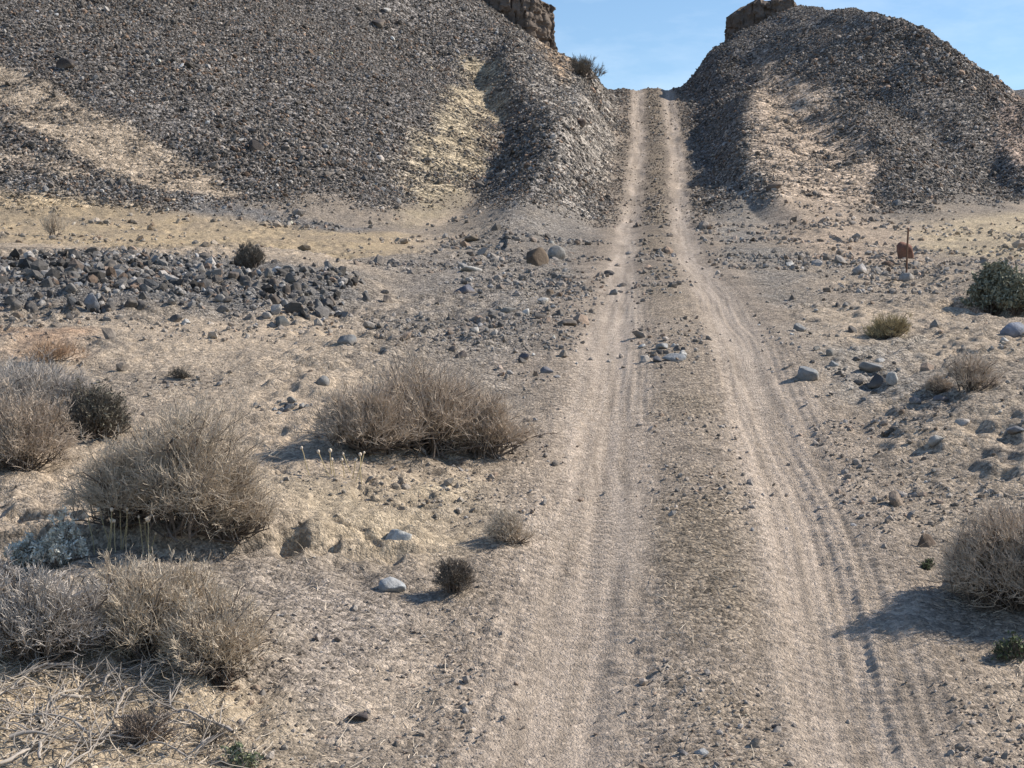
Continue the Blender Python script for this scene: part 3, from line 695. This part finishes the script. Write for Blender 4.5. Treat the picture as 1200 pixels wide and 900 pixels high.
def shrub(name, label, cat, lobes, tw, dens=1.0, thick=1.0, seed=1, group=None, leaf=None, nleaf=0, leafsize=.02, upright=.35, open_=.0, finelen=1.0):
    """lobes: list of (px, py_base, half width px, height px); each lobe is a dome of stems and fine twigs on its own root"""
    r = np.random.default_rng(seed)
    X0, Y0, Z0 = hit(lobes[0][0], lobes[0][1])
    root = empty(name, (X0, Y0, Z0 - .02), label, cat, group)
    o0 = np.array([X0, Y0, Z0 - .02])
    stem, twig, leaves, ncol = [], [], [], []
    for (px, py, hw, hp) in lobes:
        X, Y, Z = hit(px, py)
        b0 = np.array([X, Y, Z - .03]) - o0
        RX = hw / F * Y; HH = hp / F * Y; RY = RX * .8
        def dome(n, rad_lo, rad_hi, el_min=.02):
            az = r.random(n) * 2 * math.pi; u = r.random(n); el = np.arcsin(el_min + (1 - el_min) * u**.85)
            rad = rad_lo + (rad_hi - rad_lo) * r.random(n)**.6
            lump = 1 + .26 * np.sin(az * 3 + seed + px) * np.cos(el) + .13 * np.sin(az * 5 + el * 4 + seed * 2.3) + .10 * r.normal(size=n)
            d = np.stack([np.cos(az) * np.cos(el) * RX, np.sin(az) * np.cos(el) * RY, np.sin(el) * HH], 1)
            return d * (rad * lump)[:, None]
        n0 = int(46 * dens)
        e0 = dome(n0, .5, .85, .12)
        s0 = r.normal(size=(n0, 3)) * np.array([RX * .16, RY * .16, 0.01])
        P0 = grow(s0, e0, 6, -.3, .04, r)
        R0 = np.linspace(1, .45, 6)[None] * (.0085 * thick * (.7 + .6 * r.random((n0, 1))))
        v, q = tubes(P0 + b0, R0, 4); stem.append((v, q))
        # side branches
        n1 = int(460 * dens); i = r.integers(0, n0, n1); k = r.integers(1, 6, n1)
        s1 = P0[i, k]; out = dome(n1, .78, 1.0, .05)
        # gaps: some sides of the crown stay nearly bare
        ga = np.arctan2(out[:, 1] / RY, out[:, 0] / RX); gz = out[:, 2] / HH
        gap = vnoise(ga * 1.6 + seed * 3.1, gz * 2.6 + px, seed); kp = (gap > .40) | (r.random(n1) < .22)
        i, k, s1, out = i[kp], k[kp], s1[kp], out[kp]; n1 = len(i)
        dist = np.linalg.norm(out - s1, axis=1)
        e1 = s1 + (out - s1) * np.clip(.42 * RX / (dist + 1e-6), 0, 1)[:, None] + s1 / (np.linalg.norm(s1, axis=1)[:, None] + 1e-6) * HH * .18
        P1 = grow(s1, e1, 5, .25, .05, r); R1 = np.linspace(.8, .5, 5)[None] * (.0046 * thick * (.7 + .6 * r.random((n1, 1))))
        v, q = tubes(P1 + b0, R1, 3); stem.append((v, q))
        # fine twigs
        n2 = int(3800 * dens); i = r.integers(0, n1, n2); k = r.integers(1, 5, n2)
        s2 = P1[i, k]; nn = s2 / np.array([RX, RY, HH]); nl = np.linalg.norm(nn, axis=1, keepdims=True)
        rad = nn / (nl + 1e-6) * np.array([1, 1, RX / HH])**.5
        d2 = rad * .75 + np.array([0, 0, upright]) + r.normal(size=(n2, 3)) * .42
        d2 /= np.linalg.norm(d2, axis=1, keepdims=True)
        L2 = (RX * .26 + HH * .10) * (.35 + .9 * r.random(n2)) * np.clip(1.45 - nl[:, 0], .3, 1) * finelen
        kp = (s2[:, 2] / HH > .20) | (r.random(n2) < .18 + .5 * (dens < .3))      # the foot is bare wood
        i, k, s2, d2, L2 = i[kp], k[kp], s2[kp], d2[kp], L2[kp]; n2 = len(i)
        e2 = s2 + d2 * L2[:, None]; e2[:, 2] = np.maximum(e2[:, 2], .02)
        P2 = grow(s2, e2, 4, .2, .07, r); R2 = np.linspace(.75, .4, 4)[None] * (.0026 * thick * (.7 + .6 * r.random((n2, 1))))
        v, q = tubes(P2 + b0, R2, 3); twig.append((v, q))
        # finest tips
        n3 = int(7500 * dens); i = r.integers(0, n2, n3); k = r.integers(1, 4, n3)
        s3 = P2[i, k]; d3 = (P2[i, 3] - P2[i, 0]); d3 /= np.linalg.norm(d3, axis=1, keepdims=True) + 1e-9
        d3 = d3 * .8 + r.normal(size=(n3, 3)) * .45 + np.array([0, 0, upright * .6]); d3 /= np.linalg.norm(d3, axis=1, keepdims=True)
        e3 = s3 + d3 * (RX * .10 * (.5 + r.random(n3)) * finelen)[:, None]
        P3 = grow(s3, e3, 3, .1, .08, r); R3 = np.linspace(.6, .35, 3)[None] * (.0022 * thick * np.ones((n3, 1)))
        v, q = tubes(P3 + b0, R3, 3); twig.append((v, q))
        if nleaf:
            n = int(nleaf * dens); i = r.integers(0, n3, n); c = P3[i, 2] + b0 + r.normal(size=(n, 3)) * leafsize * .5
            a = r.normal(size=(n, 3)); a /= np.linalg.norm(a, axis=1, keepdims=True); bb = np.cross(a, r.normal(size=(n, 3))); bb /= np.linalg.norm(bb, axis=1, keepdims=True)
            l = leafsize * (.6 + .8 * r.random((n, 1))); cup = np.cross(a, bb) * l * .2
            V = np.stack([c - a * l, c + bb * l * .42 + cup, c + a * l, c - bb * l * .42 + cup], 1).reshape(-1, 3)
            leaves.append((V, np.arange(n * 4).reshape(-1, 4)))
    v, q = join(stem); mesh_np('stems', v, q, WOOD(), root)
    v, q = join(twig); mesh_np('twigs', v, q, tw(), root)
    if leaves:
        v, q = join(leaves); mesh_np('leaves', v, q, leaf(), root)
    return root

G_D = 'dry desert shrubs'
shrub('dry_shrub', 'wide pinkish grey dry bush standing alone left of the road', 'shrub',
      [(430, 528, 75, 78), (500, 532, 95, 105), (570, 534, 58, 80), (470, 520, 70, 90)], TW_PINK, 1.0, 1.05, 3, G_D)
shrub('dry_shrub', 'big rounded tan dry bush behind the white flowering plant at left', 'shrub',
      [(215, 622, 92, 150), (148, 612, 72, 105), (268, 628, 56, 98)], TW_TAN, 1.25, 1.0, 5, G_D)
shrub('dry_shrub', 'pinkish grey dry bush at the left edge in front of the grey bush', 'shrub',
      [(20, 552, 68, 105), (-40, 556, 60, 90)], TW_PINK, 1.1, 1.0, 7, G_D)
shrub('dry_shrub', 'hazy grey bush at the left edge behind the pinkish bush', 'shrub',
      [(30, 500, 78, 80), (-40, 500, 60, 70), (82, 500, 38, 66)], TW_GREY, .95, 1.1, 9, G_D)
shrub('dark_shrub', 'dark olive bush squeezed between the grey bush and the big tan bush', 'shrub',
      [(112, 512, 42, 62)], TW_DARK, 1.1, 1.0, 11, G_D, leaf=OLIVE, nleaf=2200, leafsize=.016)
shrub('dry_shrub', 'grey dry bush with bare woody branches in the bottom left corner', 'shrub',
      [(46, 770, 80, 108), (-30, 770, 70, 125)], TW_GREY, .75, 1.1, 13, G_D)
shrub('dry_shrub', 'tan wispy dry bush spilling down to the gravel wash at lower left', 'shrub',
      [(165, 768, 84, 112), (250, 790, 72, 108), (140, 738, 60, 88), (205, 738, 66, 92)], STRAWTAN, .8, 1.0, 15, G_D)
shrub('silver_shrub', 'silvery white leafed plant at top of the lower left bushes', 'plant',
      [(72, 660, 30, 58), (34, 664, 24, 44)], TW_GREY, .22, 1.0, 17, leaf=SILVER, nleaf=11000, leafsize=.016, upright=.7)
shrub('dry_shrub', 'big pinkish dry bush at the right edge casting a broad shadow on the road', 'shrub',
      [(1185, 712, 78, 132), (1150, 700, 46, 80), (1250, 715, 75, 130)], TW_PINK, 1.25, 1.0, 19, G_D)
shrub('green_plant', 'low dark green plant at the right edge below the big bush', 'plant',
      [(1188, 768, 28, 24)], TW_DARK, .2, .9, 21, leaf=GREEN, nleaf=3200, leafsize=.014)
shrub('green_plant', 'tiny green sprig beside the big dry bush at right', 'plant',
      [(1086, 664, 12, 14)], TW_DARK, .08, .8, 23, leaf=GREEN, nleaf=3500, leafsize=.010)
shrub('green_plant', 'small grey green seedling on the sand at the bottom left', 'plant',
      [(281, 896, 26, 26)], TW_GREY, .1, .9, 25, leaf=lambda: pm('pale_green_leaf', (.19, .21, .13)), nleaf=4500, leafsize=.015, upright=.6)
shrub('green_shrub', 'dark green leafy bush on the undercut bank at the right edge', 'shrub',
      [(1165, 368, 34, 54), (1192, 366, 28, 46)], TW_DARK, .6, 1.5, 27, leaf=SAGE, nleaf=14000, leafsize=.035, upright=.5)
shrub('dry_shrub', 'small straw coloured bush on the right flat', 'shrub',
      [(1040, 398, 30, 34)], STRAW, .6, 1.2, 29, G_D)
shrub('dry_shrub', 'thin see through dry bush right of the rock cluster', 'shrub',
      [(1135, 458, 40, 50), (1100, 458, 20, 22)], TW_PINK, .35, 1.1, 31, G_D)
shrub('dark_shrub', 'small dark bush standing behind the rock bank', 'shrub',
      [(293, 315, 21, 30)], TW_DARK, .5, 2.0, 33, G_D, upright=1.0)
shrub('dry_shrub', 'thin bare shrub behind the rock bank near the left edge', 'shrub',
      [(64, 278, 26, 28)], TW_TAN, .06, 2.4, 35, G_D, upright=1.2, finelen=1.5)
shrub('dark_shrub', 'dark twiggy bush on the skyline left of the road crest', 'shrub',
      [(685, 92, 24, 28), (706, 98, 14, 18)], TW_DARK, .35, 3.2, 37, G_D, upright=.8)
shrub('dark_shrub', 'small dark round bush at the left road edge', 'shrub',
      [(533, 692, 28, 44)], pm and (lambda: pm('brown_twig', (.17, .145, .12))), .55, .9, 39, G_D)
shrub('dry_shrub', 'low tan tuft at the end of the eroded bank beside the road', 'shrub',
      [(600, 636, 42, 40)], TW_TAN, .3, .8, 41, G_D)
shrub('dry_shrub', 'low tan orange tuft of dry grass on the sand behind the left bushes', 'shrub',
      [(60, 422, 46, 20)], lambda: pm('reddish_twig', (.44, .31, .21)), .16, 1.0, 43, G_D)
shrub('dark_shrub', 'tiny dark sprig on the sand behind the big tan bush', 'shrub',
      [(215, 442, 20, 12)], TW_DARK, .12, 1.1, 45, G_D)
shrub('dead_shrub', 'low dead stump bush on the sand mound at lower left', 'shrub',
      [(168, 872, 40, 46)], lambda: pm('dead_twig', (.22, .18, .15)), .16, 1.2, 47, G_D, finelen=1.3)
shrub('dead_shrub', 'reddish brown dead plant at the lower tip of the tan wispy bush', 'shrub',
      [(262, 806, 18, 34)], lambda: pm('red_brown_twig', (.13, .09, .07)), .2, .9, 49, G_D)
shrub('dead_shrub', 'bare twiggy sapling sticking up left of the grey green seedling', 'shrub',
      [(243, 868, 26, 46)], TW_DARK, .045, 1.1, 51, G_D, finelen=1.5)

# dead branches lying on the sand, lower left
def dead_branch(px, py, ang, L, label, seed):
    r = np.random.default_rng(seed); X, Y, Z = hit(px, py)
    K = 14; t = np.linspace(0, 1, K)
    hd = ang + np.cumsum(r.normal(size=K) * .26)
    xy = np.cumsum(np.stack([np.cos(hd), np.sin(hd)], 1) * L / K, 0); xy -= xy.mean(0)
    def lift(q, up): return np.column_stack([q, height(q[:, 0] + X, q[:, 1] + Y) - Z + up])
    parts = [tubes(lift(xy, .012 + .05 * np.abs(np.sin(t * 5 + seed)))[None], (.0095 * (1 - .7 * t) * (1 + .3 * r.normal(size=K).clip(-1, 1)))[None], 5)]
    for k in range(15):
        i = r.integers(2, K - 1); h2 = hd[i] + r.choice([-1, 1]) * r.uniform(.4, 1.0) + np.cumsum(r.normal(size=7) * .25)
        q = xy[i] + np.concatenate([[[0, 0]], np.cumsum(np.stack([np.cos(h2), np.sin(h2)], 1) * L * .3 / 7, 0)[:-1]])
        up = .03 + np.linspace(0, r.uniform(.0, .14), 7)
        parts.append(tubes(lift(q, up)[None], np.linspace(.0045, .0014, 7)[None], 4))
    v, q = join(parts)
    o = mesh_np('dead_branch', v, q, DEADW(), smooth=True); o.location = (X, Y, Z)
    return tag(o, label, 'branch', 'dead branches on the sand mound')
for i, a in enumerate([(60, 800, .3, 1.0), (40, 850, 2.6, .9), (110, 868, .1, .9), (130, 805, .5, .7), (225, 840, 2.0, .6), (20, 880, .4, .8), (75, 830, 1.2, .7), (200, 885, .3, .5), (10, 815, 2.2, .7), (150, 835, 2.9, .6), (100, 890, 1.0, .6), (55, 872, 2.3, .6)]):
    dead_branch(*a, 'grey dead branch lying on the sand mound at the bottom left', 200 + i)

# dry seed stalks
def stalks(px, py, n, hp, label, seed, spread):
    r = np.random.default_rng(seed); X, Y, Z = hit(px, py)
    root = empty('seed_stalks', (X, Y, Z), label, 'plant')
    H = hp / F * Y; v0, f0 = ICO[2]
    for k in range(n):
        bx, by = r.normal() * spread, r.normal() * spread * .4
        bz = float(height(np.array([X + bx]), np.array([Y + by]))[0]) - Z
        e = np.array([bx + r.normal() * .04, by + r.normal() * .04, bz + H * r.uniform(.5, 1)])
        p = grow(np.array([[bx, by, bz - .02]]), e[None], 6, 0, .02, r)
        v, q = tubes(p, np.full((1, 6), .0035), 4); so_ = mesh_np('stalk', v, q, STRAW(), root)
        mesh_np('seed_head', v0 * np.array([.011, .011, .014]) * r.uniform(.8, 1.4) + p[0, -1], f0, TW_TAN(), so_, smooth=True)
stalks(142, 645, 13, 52, 'upright seed stalks before the dark base of the big tan bush', 61, .16)
stalks(392, 556, 9, 36, 'short seed stalks in the shadow of the wide dry bush', 63, .16)

# metal stake
X, Y, Z = hit(1062, 327)
zt = (328 - 268) / F * Y
rings = [(-.15, .02, 0), (.0, .02, 0), (zt * .3, .019, .01), (zt * .6, .018, .016), (zt * .9, .018, .034), (zt * .99, .018, .036), (zt, .012, .036)]
V = []; 
for (z, rd, lx) in rings:
    for k in range(8): V.append((lx + rd * math.cos(k * math.pi / 4), rd * math.sin(k * math.pi / 4), z))
n = len(rings); I = np.arange(n * 8).reshape(n, 8); J = np.roll(I, -1, 1)
q = np.stack([I[:-1], J[:-1], J[1:], I[1:]], -1).reshape(-1, 4)
M_RUST = plain_mat('rusty_metal', (.13, .075, .05), .5, 40, .7)
st = mesh_np('marker_stake', V, np.vstack([q, [[48, 49, 50, 51], [48, 51, 52, 55], [52, 53, 54, 55]]]), M_RUST); st.location = (X, Y, Z)
tag(st, 'thin rusty metal stake standing on the right flat', 'stake')
rock(1060, 303, 22, 22, RD, 'rusty red rounded boulder right behind the metal stake', name='boulder', cat='boulder', seed=5, sink=.1, rounded=True, dusty=.4)
rock(1062, 328, 18, 11, (.26, .25, .24), 'grey stone at the foot of the rusty metal stake')

# dry litter: short straws and twigs on the soil
x, y = wedge(9000, 6.8, 40, -1)
h, hn, hl_, hr_, t_, b_ = height(x, y, full=True)
keep = (np.abs(t_) > 1.5) & (hn < .3) & (rng.random(len(x)) < np.clip(.3 + 1.5 * fbm(x, y, 2, 3, 171), 0, 1)) | ((np.abs(t_) < .35) & (rng.random(len(x)) < .6))
x, y, h = x[keep], y[keep], h[keep]
n = len(x); az = rng.random(n) * 6.283; L = .03 + .10 * rng.random(n)
s = np.stack([x, y, h + .003], 1); e = s + np.stack([np.cos(az) * L, np.sin(az) * L, rng.random(n) * .5 * L + .004], 1)
v, q = tubes(grow(s, e, 4, .2, .06, rng), np.linspace(1, .5, 4)[None] * np.full((n, 1), .0024), 3)
_mp = np.array(plan([(-30, 760), (150, 765), (270, 815), (330, 905), (-30, 905)]))
x = rng.uniform(_mp[:, 0].min(), _mp[:, 0].max(), 1100); y = rng.uniform(_mp[:, 1].min(), _mp[:, 1].max(), 1100)
k = poly_sd(x, y, [tuple(p) for p in _mp]) > 0; x, y = x[k], y[k]; h = height(x, y); n = len(x); az = rng.random(n) * 6.283; L = .05 + .22 * rng.random(n)**2
s = np.stack([x, y, h + .004], 1); e = s + np.stack([np.cos(az) * L, np.sin(az) * L, rng.random(n)**2 * .7 * L + .006], 1)
v, q = join([(v, q), tubes(grow(s, e, 5, .3, .09, rng), np.linspace(1, .4, 5)[None] * (.0016 + .0028 * rng.random((n, 1))), 3)])
tag(mesh_np('ground_litter', v, q, TW_TAN()), 'short dry straws and twig litter on the soil', 'litter', kind='stuff')

# ------------------------------------------------------------------ light, sky, camera
EL, AZ = 38.0, 76.0                 # sun height; compass angle to the right of the view direction
sun = bpy.data.lights.new('Sun', 'SUN'); sun.energy = 5.0; sun.angle = math.radians(.53); sun.color = (1, .905, .775)
so = bpy.data.objects.new('Sun', sun); COL.objects.link(so)
d = Vector((math.sin(math.radians(AZ)) * math.cos(math.radians(EL)), math.cos(math.radians(AZ)) * math.cos(math.radians(EL)), math.sin(math.radians(EL))))
so.rotation_euler = (-d).to_track_quat('-Z', 'Y').to_euler()
w = bpy.data.worlds.new('World'); S.world = w; w.use_nodes = True
nt = w.node_tree; bg = nt.nodes['Background']
sky = nt.nodes.new('ShaderNodeTexSky'); sky.sky_type = 'NISHITA'; sky.sun_disc = False
sky.sun_elevation = math.radians(EL); sky.sun_rotation = math.radians(AZ); sky.altitude = 300; sky.air_density = 1.0; sky.dust_density = .1; sky.ozone_density = 2.2
# thin cirrus
tc = nt.nodes.new('ShaderNodeTexCoord'); mp = nt.nodes.new('ShaderNodeMapping'); mp.inputs['Scale'].default_value = (5, 5, 16); mp.inputs['Rotation'].default_value = (0, .35, 0)
nz = nt.nodes.new('ShaderNodeTexNoise'); nz.inputs['Scale'].default_value = 2.2; nz.inputs['Detail'].default_value = 6; nz.inputs['Roughness'].default_value = .6
cr = nt.nodes.new('ShaderNodeMapRange'); cr.inputs[1].default_value = .45; cr.inputs[2].default_value = .8; cr.inputs[3].default_value = 0; cr.inputs[4].default_value = .25
mx = nt.nodes.new('ShaderNodeMix'); mx.data_type = 'RGBA'; mx.inputs[7].default_value = (7.5, 8.2, 9, 1)
nt.links.new(tc.outputs['Generated'], mp.inputs[0]); nt.links.new(mp.outputs[0], nz.inputs['Vector']); nt.links.new(nz.outputs['Fac'], cr.inputs[0])
nt.links.new(cr.outputs[0], mx.inputs[0]); hs = nt.nodes.new('ShaderNodeHueSaturation'); hs.inputs['Saturation'].default_value = 1.08; nt.links.new(sky.outputs[0], hs.inputs['Color']); nt.links.new(hs.outputs[0], mx.inputs[6]); nt.links.new(mx.outputs[2], bg.inputs['Color'])
bg.inputs['Strength'].default_value = .105

cam = bpy.data.cameras.new('Camera'); co = bpy.data.objects.new('Camera', cam); COL.objects.link(co)
co.location = (0, 0, ZC); co.rotation_euler = (math.radians(90), 0, 0)
cam.sensor_width = 36; cam.sensor_fit = 'HORIZONTAL'; cam.lens = 36 * F / 1200; cam.shift_y = -(450 - HZ) / 1200
cam.clip_start = .1; cam.clip_end = 9000
S.camera = co
S.view_settings.view_transform = 'Standard'; S.view_settings.look = 'None'; S.view_settings.exposure = .58; S.view_settings.gamma = 1
